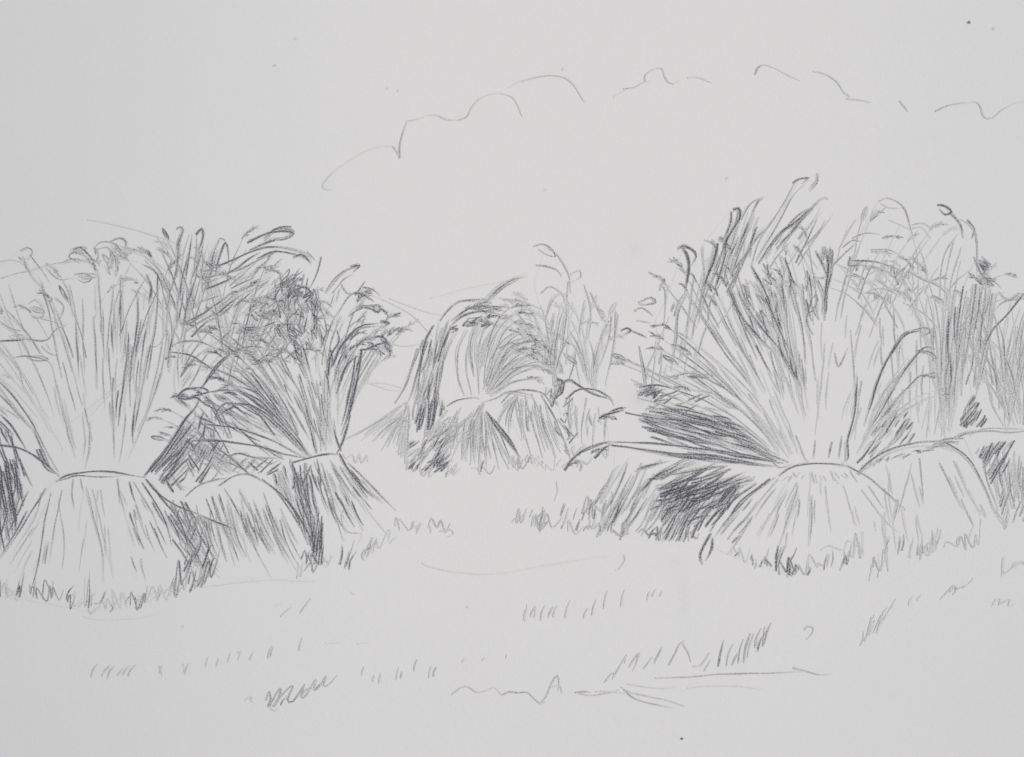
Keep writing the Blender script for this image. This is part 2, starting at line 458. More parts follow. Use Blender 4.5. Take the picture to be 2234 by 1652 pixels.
L(""".55 4 2125 560 2135 590 2150 610 2170 615 2185 630
.5 4 2130 565 2140 575 2150 600
.5 4.5 2130 620 2120 700 2105 780 2095 850
.45 4 2150 630 2140 720 2120 800
.45 4 2165 640 2150 740 2130 840
.4 3.6 2175 640 2155 760 2120 900
.6 4.2 2234 640 2195 690 2160 730 2140 790 2130 850
.4 3.4 2234 650 2190 660 2170 680
.42 3.4 2190 760 2200 820 2225 890
.42 3.4 2215 740 2200 800 2195 850
.42 3.4 2170 780 2180 850 2200 920
.35 3.2 2150 820 2165 880 2190 930
.4 3.4 2234 700 2225 780 2234 860
.4 3.4 2180 640 2200 655 2225 640 2240 645""")
HA('2120 620 2170 620 2150 760 2110 900 2100 800',80,7,.42,3.8,(60,160),5)
HA('2100 900 2125 860 2150 900 2160 935 2095 930',60,4,.75,5,(20,60),14)
SCR('2130 560 2180 590 2190 620 2135 620',-40,9,.5,3.4,20,5)
HA('2150 760 2234 700 2234 920 2180 930',-76,16,.3,3.2,(40,120),8)

# ============================================================ RIGHT SECOND SHEAF
thing('corn_sheaf','broad corn sheaf with smooth rounded skirt and nodding ears','sheaf',G,(2030,1230))
part('skirt','1885 1030 1950 985 2020 965 2085 968 2125 1005 2160 1070 2195 1145 2145 1200 1920 1245 1900 1100')
L(""".58 3.8 1870 1035 1900 1005 1950 978 2000 966 2060 962 2090 968
.55 3.6 2060 966 2095 985 2120 1010 2145 1055 2170 1110 2195 1145
.3 3 1880 1030 1950 985 2030 972 2080 985
.38 3 2005 1000 2012 1060 2015 1100
.38 3.2 2050 1010 2075 1060 2100 1110
.32 3 2080 1005 2110 1070 2150 1130
.32 3 1990 1010 1975 1070 1960 1120
.45 3.6 1960 1090 1950 1140
.32 3 1925 1150 1935 1200 1925 1230""")
FAN(18,.27,3.2,'1910 1010 2090 1000','1930 1210 2160 1140',.2,.45)
Z(.3,3,'1905 1245 1960 1235 2040 1205 2140 1195',50,18,6)
HA('1930 1170 2060 1150 2060 1200 1930 1230',80,13,.34,3.6,(20,50),10)
H(26,.45,3.6,'1880 1010 2110 960','1870 1040 2010 975',s=(0,.2),e=(.2,.7))
part('ear_fan','1900 1000 1935 880 1960 760 1880 660 1850 560 1915 440 1960 440 2040 440 2110 480 2130 620 2110 760 2080 960 1960 975')
DROOP(2020,965,70,14,(78,108),(360,470),.3,3,60,.7,(.65,.88),1.3)
DROOP(2060,965,50,20,(80,98),(260,420),.34,3,20,.2,(.1,.6))
L(""".42 3.2 1918 440 1935 433 1955 440 1975 460 1988 500 1998 540
.3 3 1920 445 1940 455 1965 455
.8 4.6 2045 448 2060 450 2075 462 2062 468 2048 456
.5 3.6 2070 462 2095 490 2100 520
.42 3.4 2095 478 2118 495 2130 520 2132 600
.5 3.6 2110 480 2125 500 2120 520
.35 3 2090 510 2060 560 2050 640 2055 680
.32 3 2080 525 2065 600 2063 640
.32 3 2098 540 2075 620 2070 700
.3 3 2000 540 2003 600 2000 700
.3 3 1940 480 1965 490 1985 500 2010 495 2030 520
.3 3 1990 490 2015 488 2035 505
.6 4 1855 560 1850 580 1870 580 1885 575
.5 4 1855 570 1900 570 1935 578 1965 590 1985 605
.42 3.4 1900 545 1940 545 1970 560
.4 3.2 1980 590 2010 610 2040 620 2065 640 2062 670 2040 665
.34 3 1970 660 2010 680 2050 720 2068 760 2070 800
.32 3 1880 610 1920 590 1960 610 1990 640
.38 3 1885 640 1920 630 1950 640 1960 650
.38 3 1900 660 1920 650 1935 665 1915 680
.32 3 1975 620 2000 650 1990 690""")
for x,y,a in ((1860,575,-5),(1900,580,-15),(1930,590,-30),(1940,630,-10),(1890,640,0),(1910,610,-25),(1960,600,-40),(1900,550,10),(1925,520,20),(1960,560,-20)):
    HEAD(x,y,a,6,12,.45,3)
SCR('1860 560 1960 570 1995 610 1980 660 1900 670 1880 620',70,9,.38,2.8,16,5)
FAN(34,.3,3.2,'1900 680 2110 620','1930 960 2080 950',.15,.4)
FAN(20,.42,3.8,'2070 640 2125 600','2060 950 2090 940',.2,.5)
HA('1920 900 1980 880 2000 960 1900 1010 1890 980',52,6,.48,3.8,(20,70),8)
HA('1960 890 2080 860 2090 950 1980 965',80,13,.28,3.2,(40,100),6)

# ============================================================ MAIN RIGHT SHEAF
thing('corn_sheaf','large corn sheaf tied tight, ears splayed wide, bright skirt','sheaf',G,(1750,1240))
part('skirt','1700 1035 1740 1014 1800 1012 1860 1020 1920 1060 1975 1115 1950 1180 1880 1235 1720 1255 1600 1215 1545 1190 1610 1110')
L(""".62 3.6 1700 1038 1725 1020 1760 1012 1810 1012 1850 1017
.55 3.4 1850 1018 1900 1045 1940 1080 1975 1112
.65 3.8 1690 1042 1640 1080 1590 1130 1560 1170
.4 3.2 1700 1045 1660 1090 1630 1130
.45 3.6 1742 1060 1722 1120 1700 1190
.42 3.6 1745 1090 1740 1130
.38 3.4 1700 1120 1680 1170
.4 3.4 1772 1080 1770 1150 1765 1190
.32 3 1800 1060 1808 1120 1815 1160
.32 3 1840 1060 1855 1110 1870 1150
.34 3 1880 1070 1925 1130 1960 1160
.32 3 1895 1060 1930 1110
.25 3 1790 1200 1810 1190 1840 1200 1850 1180 1880 1195 1885 1160
.3 3 1680 1120 1655 1170
.38 3.4 1640 1130 1610 1180 1590 1210""")
H(16,.3,3,'1715 1032 1855 1028','1700 1056 1880 1054',s=(0,.2),e=(.5,1))
FAN(14,.27,3.2,'1700 1050 1780 1045','1580 1190 1780 1220',.2,.45)
FAN(6,.22,3,'1790 1045 1900 1060','1800 1210 1950 1170',.15,.35)
HA('1560 1150 1640 1080 1660 1110 1600 1190',52,8,.45,3.8,(30,90),7)
Z(.5,3.8,'1600 1215 1650 1235 1720 1255 1790 1245 1860 1235',42,11,8)
Z(.32,3.2,'1850 1230 1880 1210 1920 1190',45,16,10)
HA('1690 1190 1740 1190 1740 1260 1690 1245',78,7,.6,4.2,(25,60),12)
part('ear_fan','1700 1025 1600 1000 1330 968 1320 905 1450 905 1400 850 1500 820 1545 700 1590 620 1650 560 1740 400 1785 380 1800 440 1860 500 1850 600 1880 700 2010 720 2045 770 1960 880 1875 1010 1760 1010')
L("""
.9 7 1308 914 1320 906 1335 902 1362 895
.8 5 1330 900 1350 892 1368 890
.75 4.2 1365 900 1420 912 1480 918 1540 925 1610 950
.55 3.6 1385 905 1450 915 1520 918 1600 940 1690 990
.95 6.5 1232 1026 1245 1005 1262 990 1285 975
.75 4.5 1262 988 1290 975 1320 966 1340 964
.8 6 1298 1000 1312 985 1325 975 1340 968
.85 6 1410 865 1430 855 1425 870 1445 850
.7 4 1395 845 1430 840 1470 850
.5 3.4 1470 850 1530 870 1600 910 1680 975
.45 3.4 1450 830 1500 815 1540 825 1600 860 1650 910 1690 965
.55 4 1500 822 1530 818 1560 820
.42 3.2 1495 850 1560 860 1620 900 1670 950 1700 990
.4 3.2 1540 790 1580 830 1640 900 1690 960 1720 1000
.35 3 1530 760 1580 800 1640 860 1690 930 1730 990
.45 3.4 1500 880 1560 900 1640 950 1700 1000
.7 4 1560 940 1620 965 1690 1000
.75 5 1560 985 1640 1000 1710 1012
.65 4 1600 960 1660 985 1720 1010
.75 5 1590 630 1610 680 1650 730 1690 770
.6 4.4 1610 640 1650 700 1700 760 1730 800
.65 5 1640 580 1670 640 1690 700
.75 4.6 1700 760 1730 810 1750 850
.5 3.8 1650 620 1690 700 1730 780 1760 850
.65 4.4 1670 650 1700 720 1725 770
.5 3.6 1720 590 1735 650 1750 720 1760 790
.5 4 1690 650 1700 640 1715 690 1712 720
.65 4.4 1765 600 1770 650 1760 700 1775 730
.4 3.4 1745 620 1755 680 1770 750 1780 830
.75 5.5 1800 540 1808 580 1800 640 1798 700
.65 5 1815 545 1812 590 1805 640
.45 4 1795 540 1790 580
.45 3.2 1640 580 1660 520 1700 460 1735 400
.45 3.2 1650 570 1690 500 1730 430 1765 395
.55 4 1730 400 1745 390 1765 388 1750 402
.55 3.8 1785 380 1782 400 1765 418
.7 4.4 1655 575 1700 510 1740 480 1790 435 1806 432
.55 4 1680 540 1740 470 1790 445
.7 4.6 1725 510 1750 480 1775 455
.42 3.2 1752 540 1790 500 1800 480
.42 3.2 1740 580 1780 520 1820 465
.38 3.2 1830 545 1855 500 1870 480
.48 3.6 1815 580 1840 555 1870 530
.38 3 1860 520 1890 510 1920 512
.42 3.2 1838 540 1860 525 1880 528
.42 3.6 1820 770 1830 800 1850 760
.7 4.6 1870 820 1865 900 1850 960 1845 990
.4 3.2 1855 720 1862 780 1865 850
.35 3.2 1880 830 1870 900 1865 960
.8 5.5 2005 722 1975 730 1945 770 1920 820 1900 880 1885 930
.65 4.4 1990 720 2020 715 2030 725 2010 735
.6 4 2040 762 2020 758 2000 775 1960 830 1920 900 1885 960
.65 4 2000 765 2030 770 2042 782 2030 790
.55 3.8 2040 826 2010 820 1985 840 1940 890 1900 940
.5 3.4 2030 820 2048 822 2050 840
.38 3 1975 850 1940 920 1890 980
.42 3.2 1930 860 1900 930 1870 990
.35 3.2 1800 750 1790 850 1780 950
.45 4 1838 950 1830 1000
.6 4.4 1848 960 1850 1000 1840 1008
.55 4.2 1815 965 1808 1000
.42 3.6 1780 960 1775 1000
.42 3.6 1735 950 1755 1000 1765 1010
.38 3.2 1715 930 1735 975
.75 4.5 1870 1010 1890 990 1915 950
.4 3 1680 1000 1700 1020 1730 1010
""")
DROOP(1785,1000,55,28,(100,130),(330,500),.38,3.2,-10,.6,(.45,.85),1.3)
DROOP(1780,1000,55,18,(130,158),(300,430),.4,3.2,12,.6,(.35,.8),1.3,1)
DROOP(1800,1000,55,18,(66,98),(400,560),.32,3,20,.5,(.65,.88),1.3)
DROOP(1850,1000,30,10,(45,70),(170,330),.32,3,40,.3,(.2,.7),1.2)
FAN(34,.27,3,'1520 800 1600 640 1700 560','1710 1000 1760 990',.12,.32)
FAN(16,.24,3,'1740 620 1860 640 1960 760','1770 980 1860 990',.12,.3)
FAN(30,.45,3.8,'1590 640 1650 570 1700 600 1760 600','1720 900 1760 880',.12,.25)
FAN(24,.38,3.4,'1380 905 1420 880 1500 860','1690 1005 1710 1000',.15,.4,.02,3)
FAN(20,.5,3.8,'1360 975 1400 985','1690 1015 1700 1022',.2,.45,.01,5)
HA('1620 640 1680 560 1790 545 1815 620 1790 700 1740 700 1710 740 1650 720',-66,13,.42,3.6,(30,90),12)
SCR('1640 640 1690 590 1720 620 1710 700 1670 690',-62,7,.5,3.4,30,7)
HA('1790 540 1820 540 1815 680 1790 690',85,6,.5,4,(30,80),8)
HA('1650 530 1700 480 1770 450 1780 490 1720 540 1680 590',52,9,.42,3.6,(40,100),6)
HA('1660 560 1720 480 1800 450 1790 500 1740 590 1690 620',58,12,.36,3.4,(50,120),8)
HA('1400 845 1440 840 1560 860 1540 880 1460 885 1400 872',22,7,.48,3.6,(30,70),14)
SCR('1405 850 1445 845 1440 870 1408 872',30,4,.72,4,18,5)
for x,y,a in ((1590,640,-55),(1620,620,-60),(1660,700,-55),(1690,640,-75),(1720,600,-70),(1760,590,-80),(1650,680,-50),(1780,640,-80)):
    HEAD(x,y,a,6,14,.58,3.4)
for x,y,a in ((1395,860,20),(1310,912,12),(1290,990,35),(1234,1022,42),(1470,845,5),(1500,822,5)): HEAD(x,y,a,5,12,.7,3.4)

# ============================================================ LEFT EDGE SHEAF
thing('corn_sheaf','dark shaded corn sheaf mostly hidden behind a brighter one','sheaf',G,(30,1200))
part('skirt','-20 900 20 905 60 980 100 1020 110 1050 60 1110 20 1180 -20 1215')
HA('-10 1010 45 1000 60 1070 45 1140 10 1200 -10 1200',-80,3.8,.78,5,(60,150),5)
HA('-10 930 20 935 45 1000 45 1060 -10 1060',-70,4.5,.62,4.4,(40,100),10)
HA('-10 1040 60 1040 50 1110 -10 1180',78,6,.6,4.2,(50,120),6)
L(""".8 4.4 -10 970 30 975 60 985 90 1005 130 1040
.75 4.4 0 905 25 930 45 960 60 985
.75 4.4 85 980 100 1010 120 1030
.6 4 0 920 30 950
.6 4 35 985 70 1060
.55 4 62 1070 35 1130 5 1190""")

# ============================================================ LEFT MIDDLE SHEAF
thing('corn_sheaf','squat corn sheaf wedged between two others, heavily hatched ears','sheaf',G,(560,1250))
part('skirt','400 1085 440 1058 500 1040 560 1045 610 1075 650 1130 690 1225 640 1262 480 1262 430 1200')
L(""".6 4 405 1085 430 1062 470 1046 500 1042
.6 4 480 1060 510 1040 545 1035 580 1052
.85 4.6 575 1048 615 1080 650 1125 680 1180 692 1225
.65 4 600 1068 645 1130 672 1190
.5 3.6 490 1065 520 1120 560 1200 590 1260
.42 3.4 520 1070 560 1140 600 1210""")
H(28,.42,3.8,'420 1080 600 1075','450 1220 680 1250',s=(.05,.45),e=(.55,1))
FAN(26,.4,3.6,'420 1070 580 1070','470 1240 650 1240',.2,.5)
HA('370 1090 420 1100 470 1180 480 1250 420 1240 390 1180',-62,5,.55,4.2,(50,120),8)
HA('380 1110 430 1110 465 1190 450 1250 405 1230',72,7,.56,4,(40,90),10)
part('ear_fan','330 1030 375 860 365 700 370 600 395 500 440 500 500 520 600 500 640 515 600 560 590 700 560 860 620 1000 560 1040 420 1070')
HA('370 560 400 510 440 510 480 540 470 640 430 700 380 760 362 700',78,6,.42,4,(60,150),6)
HA('430 580 520 540 620 560 560 680 470 720 400 740',38,8.5,.42,3.8,(50,130),10)
HA('440 620 520 580 600 600 520 690 430 710',30,9,.48,4,(40,100),10)
HA('360 640 410 640 410 820 385 870 365 800',84,6,.42,4.2,(50,130),7)
HA('390 740 480 700 500 760 440 840 395 850',52,8.5,.4,3.6,(40,110),10)
HA('325 1035 420 890 440 960 400 1050 370 1065',48,4.2,.66,4.4,(50,130),6)
HA('350 1040 400 960 450 980 410 1070 370 1075',-58,7,.6,4,(40,90),8)
HA('420 860 560 900 640 990 560 1030 440 1040 400 980',-32,8,.44,3.8,(50,130),12)
HA('400 960 470 930 500 1000 450 1060 400 1050',62,6,.58,4.2,(40,100),8)
HA('410 900 470 890 500 950 440 960',80,7,.5,4,(30,80),10)
HA('500 990 620 1000 600 1040 500 1030',40,8,.5,3.6,(30,70),12)
DROOP(490,1040,60,28,(80,106),(400,530),.42,3.4,35,.8,(.55,.85),1.2)
DROOP(470,1040,60,16,(68,88),(360,450),.42,3.4,30,.8,(.55,.85),1.2,-1)
DROOP(540,1030,50,16,(105,155),(110,200),.48,3.4,25,.6,(.2,.6),1.2,1)
L("""
.6 6 385 500 392 495 400 502 390 530 385 560
.6 5.5 428 512 440 500 442 520 428 560
.6 4.5 470 600 480 560 492 530 498 555 500 580
.5 4.5 492 525 480 520 470 545
.8 5 540 530 580 512 620 505 640 510 620 522 585 525
.65 4.4 575 520 600 500 635 495 632 505
.65 5 545 545 580 530 610 520
.65 4.2 430 600 500 570 560 545 600 540 660 552 680 570
.55 4 440 610 520 590 560 570 600 552
.65 4.2 560 565 600 550 650 556 672 568
.42 3.4 357 640 372 700 376 760
.65 4 375 768 410 775 440 790 480 820
.6 4 370 765 385 750 430 745 470 760
.8 4.2 385 865 405 850 440 845 455 855 430 862 395 872 385 865
.8 4.2 440 845 475 800 505 770
.85 5 380 862 400 870 430 868 440 878
.65 4 455 855 500 852 560 870 620 930 650 975
.8 5 470 918 475 895 495 880 510 885 485 900 470 918
.8 4.5 500 880 550 885 600 920 650 970 680 1000
.85 4.5 430 962 500 965 570 975 620 990 670 1000
.75 4.2 450 925 520 935 600 965 665 998
.6 4 400 965 460 960 520 968
.98 6.2 318 1037 360 985 400 920 430 885 440 845
.85 5 340 1030 380 985 400 960
.85 5 330 1030 365 990 405 930
.8 4.6 350 1040 390 1000 420 960
.55 4 490 1000 520 990 560 1000 610 1000
.55 4 500 1010 510 992 540 990
.14 2.4 190 480 260 492 340 515 420 545
.12 2.4 375 600 320 560 260 545 200 560
""")
for k in range(9): HEAD(U(440,580),U(560,700),U(-30,40),6,16,.52,3.6)
for k in range(4): EAR(U(400,540),U(700,800),U(-30,30),U(40,70),10,.4,3,1)

# ============================================================ LEFT SECOND SHEAF (B)
thing('corn_sheaf','narrow-waisted corn sheaf with dark tangled drooping ears','sheaf',G,(760,1230))
part('skirt','645 1010 680 998 740 990 770 1040 860 1110 930 1150 900 1180 800 1215 700 1235 670 1170 640 1110 600 1060')
L(""".85 4.6 640 1010 680 998 720 990 745 992
.8 4.6 740 990 765 1030 800 1070 830 1090
.55 3.6 760 1010 810 1060 865 1115
.75 5 668 1010 672 1080 680 1160 690 1230
.7 4.6 655 1015 660 1090 675 1160
.45 3.6 700 1010 720 1070 735 1130 750 1180
.42 3.4 725 1015 760 1090 790 1160
.38 3 750 1110 745 1130 760 1160 790 1165 780 1190
.32 3 790 1090 800 1110 830 1150 850 1175
.65 4 615 1060 640 1110 665 1170""")
HA('590 1040 640 1000 700 1000 700 1080 690 1220 650 1140 615 1080',-76,5,.6,4.2,(50,130),7)
HA('630 1010 680 1005 680 1120 640 1090',60,7,.56,4,(30,80),12)
HA('670 1120 710 1120 705 1235 685 1235',85,4.4,.8,5,(30,90),6)
FAN(34,.44,3.6,'650 1010 745 1000','690 1200 850 1120',.2,.5)
FAN(16,.36,3.4,'700 1010 745 1000','760 1190 900 1130',.15,.4)
part('ear_fan','670 1000 600 920 480 850 430 850 500 760 550 650 590 590 680 560 780 580 830 650 855 760 800 765 770 860 745 985')
L("""
.95 6.5 790 765 782 810 772 860 760 910 745 950
.85 5 775 775 770 820 758 880 745 930
.75 4.2 785 765 810 762 830 765
.65 4.4 745 985 735 960 725 930
.8 5 765 905 750 960 735 990
.85 5 735 770 760 735 790 712 830 705
.75 5 830 700 850 705 835 712
.85 6 815 735 835 735 855 760
.9 6 800 760 830 750 850 748
.75 5 780 670 805 672 830 680
.8 5.5 830 672 825 682 805 672
.55 4 760 690 790 672 820 665
.55 4.2 710 640 730 610 755 590 785 582
.75 5 765 582 785 580 770 595
.5 3.6 725 640 750 610 770 600
.5 3.6 790 628 810 632 830 645
.45 3.4 735 690 760 650 795 630
.42 3.4 745 620 760 640 800 632
.85 5.5 715 820 720 780 740 745 735 720
.8 5 725 800 740 765 755 740
.75 5 735 860 755 800 790 770
.5 4 700 760 710 730 730 700
.6 4 670 990 640 940 590 880 530 820 480 780
.65 4.4 680 1000 620 930 560 880 500 840 450 800
.65 4.4 660 970 610 900 560 830 510 790
.55 4 650 950 620 880 570 800
.6 4 690 990 670 900 650 820
.55 4.2 685 970 660 890 640 850
.45 3.4 700 985 700 900 690 830
.42 3.2 710 985 715 900 715 840
.7 4.2 505 770 470 800 440 845
.6 3.8 505 768 550 755 600 765
.5 3.6 480 770 540 765 570 780
.65 4.4 600 950 560 900 480 845
.65 4.4 640 560 660 556 680 575
.45 3.4 670 550 690 570
.5 3.6 700 560 690 600 670 640
.1 2.4 700 830 780 832 850 850 890 850
.15 2.4 800 640 850 660 900 690 945 735
""")
SCR('600 600 660 590 675 640 625 655',45,11,.74,3.8,24,5)
SCR('600 640 690 640 700 730 640 750 595 700',-72,14,.58,3.6,26,6)
SCR('620 730 700 690 725 760 660 790 620 770',-55,8,.65,3.6,22,6)
SCR('480 730 600 690 620 780 540 800 480 780',20,16,.46,3.4,28,7)
HA('590 610 660 590 710 640 690 720 640 740 600 680',80,9,.5,3.8,(25,70),16)
HA('550 660 620 620 680 700 700 780 640 800 580 760',55,11,.44,3.6,(30,80),14)
HA('500 700 600 680 640 780 560 800 500 760',12,11,.42,3.4,(30,80),14)
HA('710 640 800 600 800 700 740 780 700 760',62,14,.4,3.4,(20,70),14)
DROOP(705,990,30,26,(80,135),(230,390),.48,3.4,40,.85,(.45,.8),1.2)
DROOP(705,990,20,16,(62,88),(230,350),.46,3.3,30,.9,(.5,.8),1.25,-1)
DROOP(690,990,25,18,(120,152),(180,300),.5,3.4,14,.6,(.3,.7),1.2,1)
FAN(40,.42,3.5,'500 780 560 760 640 780 720 780','670 980 740 980',.15,.45)
FAN(16,.28,3.2,'640 760 760 740','690 980 735 980',.2,.5)
HA('640 840 700 830 700 900 670 930',-75,8,.48,3.8,(40,90),7)
for k in range(12): HEAD(U(560,700),U(610,790),U(-60,30),6,14,U(.4,.7),3.4)
for x,y,a in ((640,740,-50),(610,760,-20),(560,740,-10),(530,770,-15),(720,760,-70),(745,740,-60),(800,745,-25),(830,740,-40),(805,665,-10),(770,640,0),(610,600,-70),(650,620,-80),(680,680,-60)):
    HEAD(x,y,a,6,15,.68,3.6)
for x,y,a in ((560,690,10),(585,640,30),(520,720,0)): EAR(x,y,a,56,11,.45,3.2,2)

# ============================================================ FRONT LEFT SHEAF (A)
thing('corn_sheaf','large pale corn sheaf, thick fan over wide skirt','sheaf',G,(200,1320))
part('skirt','122 1045 200 1030 315 1042 370 1090 410 1160 440 1270 330 1322 200 1335 60 1310 -20 1300 -20 1240 60 1130')
L(""".75 4 122 1052 150 1036 200 1028 250 1030 300 1040 316 1044
.5 3.4 130 1048 170 1038 220 1042 270 1038
.55 3.6 100 1065 60 1130 30 1180 0 1222
.65 4 60 1115 30 1170 0 1215
.6 3.8 112 1075 95 1150 85 1220 70 1285
.45 3.4 135 1070 120 1150 108 1230
.38 3.2 128 1090 140 1180 135 1240
.4 3.2 190 1060 205 1130 222 1200 228 1270
.35 3 200 1065 222 1150 240 1230
.85 4.2 318 1046 350 1080 400 1110 440 1125
.75 4 310 1052 340 1100 365 1150 375 1190
.7 4 330 1060 380 1120 410 1170
.5 3.6 290 1050 320 1100 345 1140
.42 3.4 160 1045 158 1080 162 1110
.42 3.4 175 1045 182 1080
.38 3 90 1075 80 1120 60 1160
.5 4 98 1230 105 1180
.5 4 255 1045 262 1100
.6 4 440 1125 500 1150 520 1160""")
FAN(14,.28,3.2,'115 1060 230 1050','-10 1260 260 1280',.15,.4)
FAN(20,.38,3.6,'250 1050 315 1050','300 1290 430 1240',.12,.35)
HA('345 1085 400 1110 430 1190 440 1250 400 1240 370 1160',-58,6.5,.5,4,(40,100),9)
part('ear_fan','130 1035 60 925 -20 820 -20 600 45 545 150 545 215 525 262 530 340 590 360 640 372 760 395 860 425 885 360 985 315 1040 220 1028')
L("""
.6 3.6 -5 826 35 872 70 925 100 980 128 1028
.4 3 0 845 50 910 90 960
.35 3 -10 612 40 596 100 585
.28 3 60 590 130 575 200 570 260 566 300 570
.6 4 310 578 335 590 350 615 357 645
.7 5 320 600 330 630 325 665
.55 4 345 600 342 680 332 760 322 830
.6 4.4 300 640 300 700 288 780 280 830
.65 4.8 280 740 272 820 262 900 258 930
.48 4 262 600 264 680 262 770
.42 3.6 248 620 240 700 232 790
.38 3.2 355 650 352 760 325 880 300 940
.42 3.4 365 720 350 820 310 930 280 1000
.42 4 180 650 182 740 186 820
.45 4 205 690 208 760 214 850
.5 4 165 700 170 770 172 830
.42 3.6 215 600 220 680 222 740
.45 3.6 90 620 110 700 135 825
.38 3.2 115 800 140 900 165 980
.38 3.2 130 880 150 950 165 1000
.38 3.2 50 740 90 830 120 910
.33 3 20 620 40 690 70 760
.35 3 0 640 30 720 50 780
.38 3.4 180 900 185 960 180 1010
.38 3.4 195 920 195 980 185 1025
.42 4 240 880 248 940 250 1000
.38 3.4 275 900 268 960 260 1010
.6 3.6 80 980 100 1020 125 1035
.65 3.6 75 940 90 975 110 1025
.45 3.4 45 548 60 540 70 550 60 565 48 560
.42 3.4 65 555 90 590 110 620
.38 3 50 560 65 600 100 640
.38 3 60 665 75 655 90 665 95 690 75 695 62 680
.38 3 70 690 110 700 145 710
.38 3 120 650 138 670 130 700
.6 4 -5 744 40 742 60 738
.5 3.2 50 740 100 742 120 720 145 708
.5 3.2 25 782 60 778 100 786 118 804
.38 3 25 785 40 800 55 860
.38 3 90 755 105 770 130 780
.35 3 100 750 112 768
.38 3 -5 700 30 720 60 720
.32 3 0 570 40 570 80 600
.55 3.6 160 545 175 540 190 552 205 570 215 600
.55 3.6 165 548 150 560 175 575
.5 3.4 205 540 220 528 245 530 262 545 270 570
.6 4 235 530 262 520 275 530 270 545
.55 3.6 215 545 235 540 250 560 255 590
.45 3.2 162 600 185 598 200 608 185 616 165 606
.42 3.2 130 575 160 565 190 570
.38 3 100 585 130 610 160 605
.38 3 135 610 150 640 160 690
.33 3 150 620 165 680 168 720
.18 2.4 180 930 240 860 300 800
.18 2.4 150 925 260 840 390 770
.33 2.8 320 760 350 750 372 700
""")
DROOP(220,1035,85,16,(76,125),(370,480),.36,3.2,35,.6,(.5,.85),1.25)
DROOP(200,1035,90,9,(110,135),(240,420),.36,3.2,30,.6,(.45,.8),1.2)
FAN(22,.36,3.6,'20 640 150 610 345 620','140 990 300 1000',.12,.35)
FAN(22,.45,3.8,'230 620 350 640','240 980 300 980',.15,.35)
for x,y,a in ((150,548,10),(240,535,-20),(170,602,0),(65,670,-20),(20,735,0),(60,780,-5)):
    EAR(x,y,a,U(34,50),10,.42,3,1)
for x,y,a in ((205,540,-60),(240,545,-70),(190,565,-40),(255,560,-75),(100,575,-30),(40,560,-40),(160,550,-10)): HEAD(x,y,a,6,12,.45,3)
SCR('200 550 262 535 262 585 215 595',-60,7,.42,3,22,6)

# ============================================================ GROUND
thing('stubble_grass','loose pencil ticks and zigzags of cut stubble on the field','stubble',None,(1117,1400),stuff=True)
part('stubble')
Z(.48,3.6,'0 1295 60 1300 120 1315 200 1335 300 1325 380 1300 470 1262',50,13,6)
Z(.42,3.2,'90 1305 200 1325 300 1318 400 1290',38,15,12)
Z(.4,3.2,'0 1300 60 1305',40,16,16)
HA('180 1240 215 1250 200 1330 175 1325',88,9,.5,3.6,(40,90),6)
HA('380 1200 440 1200 470 1270 400 1300',68,7,.55,3.8,(30,80),10)
Z(.55,3.8,'380 1290 440 1270 470 1260',55,11,14)
Z(.5,3.8,'690 1235 720 1230 760 1240 770 1240',55,12,10)
Z(.6,3.8,'660 1225 720 1235',45,10,4)
Z(.42,3.4,'790 1215 830 1195 870 1180 920 1165',36,12,12)
Z(.34,3,'860 1150 920 1160 985 1160',30,15,6,.04)
Z(.4,3.2,'640 1262 690 1240 720 1235',44,14,8)
L(""".3 3 960 1160 980 1155 990 1164 978 1172
.4 3.4 800 1196 790 1212 796 1222
.08 2.4 180 1345 230 1352 300 1350 350 1338
.14 2.6 440 1280 520 1272 600 1266 690 1268
.12 2.4 920 1228 940 1238 990 1248 1060 1252 1130 1246
.1 2.4 1130 1246 1160 1240 1260 1222 1330 1214
.18 2.8 1362 1210 1365 1222 1352 1242 1343 1245
.1 2.6 1215 1050 1218 1075 1210 1095
.3 3 612 1345 625 1333 637 1326
.3 3 655 1338 666 1322 678 1305
.1 2.6 600 1322 616 1318
.1 2.6 765 1292 775 1296""")
Z(.42,3.4,'1125 1145 1180 1150 1250 1160 1330 1165',40,12,10,.3)
Z(.5,3.6,'1320 1165 1400 1172 1460 1180 1530 1185',28,13,8)
Z(.36,3.2,'1260 1130 1330 1110 1340 1100',36,12,10,.3)
HA('1140 1120 1200 1100 1340 1090 1340 1160 1150 1150',75,11,.36,3.4,(24,56),8)
L(""".4 3 1118 1140 1130 1128 1128 1142 1145 1120""")
def ticks(p,w,rows,h=34,dx=12):
    for x,y in nums(rows):
        hh=h*U(.6,1.2); x+=U(-3,3)
        S([(x,y+U(-4,4)),(x+dx*.3,y-hh*.5),(x+dx+U(-3,3),y-hh)],w*U(.75,1.2),p*U(.6,1.25),.8)
ticks(.34,3.2,'198 1475 222 1480 234 1478 254 1478 268 1476 280 1474',30,16)
ticks(.27,3,'350 1472 402 1470 450 1455 474 1452 498 1448 542 1445 584 1438 592 1432 655 1418',26,8)
L(""".2 2.6 346 1452 352 1460 354 1474
.18 2.6 398 1448 404 1456 400 1470
.16 2.6 518 1424 526 1420 520 1440
.09 2.4 710 1404 745 1403
.1 2.4 780 1404 810 1402""")
L(""".42 3.4 580 1528 588 1508 592 1525 586 1542 612 1502 606 1530 596 1542 630 1502 640 1498 628 1526 640 1530 665 1492 658 1520 668 1518 690 1482 684 1505 695 1504 712 1476 706 1496 718 1494 736 1474
.2 2.8 590 1545 600 1552 608 1546
.22 2.6 545 1522 550 1530
.18 2.6 535 1530 548 1520 550 1532""")
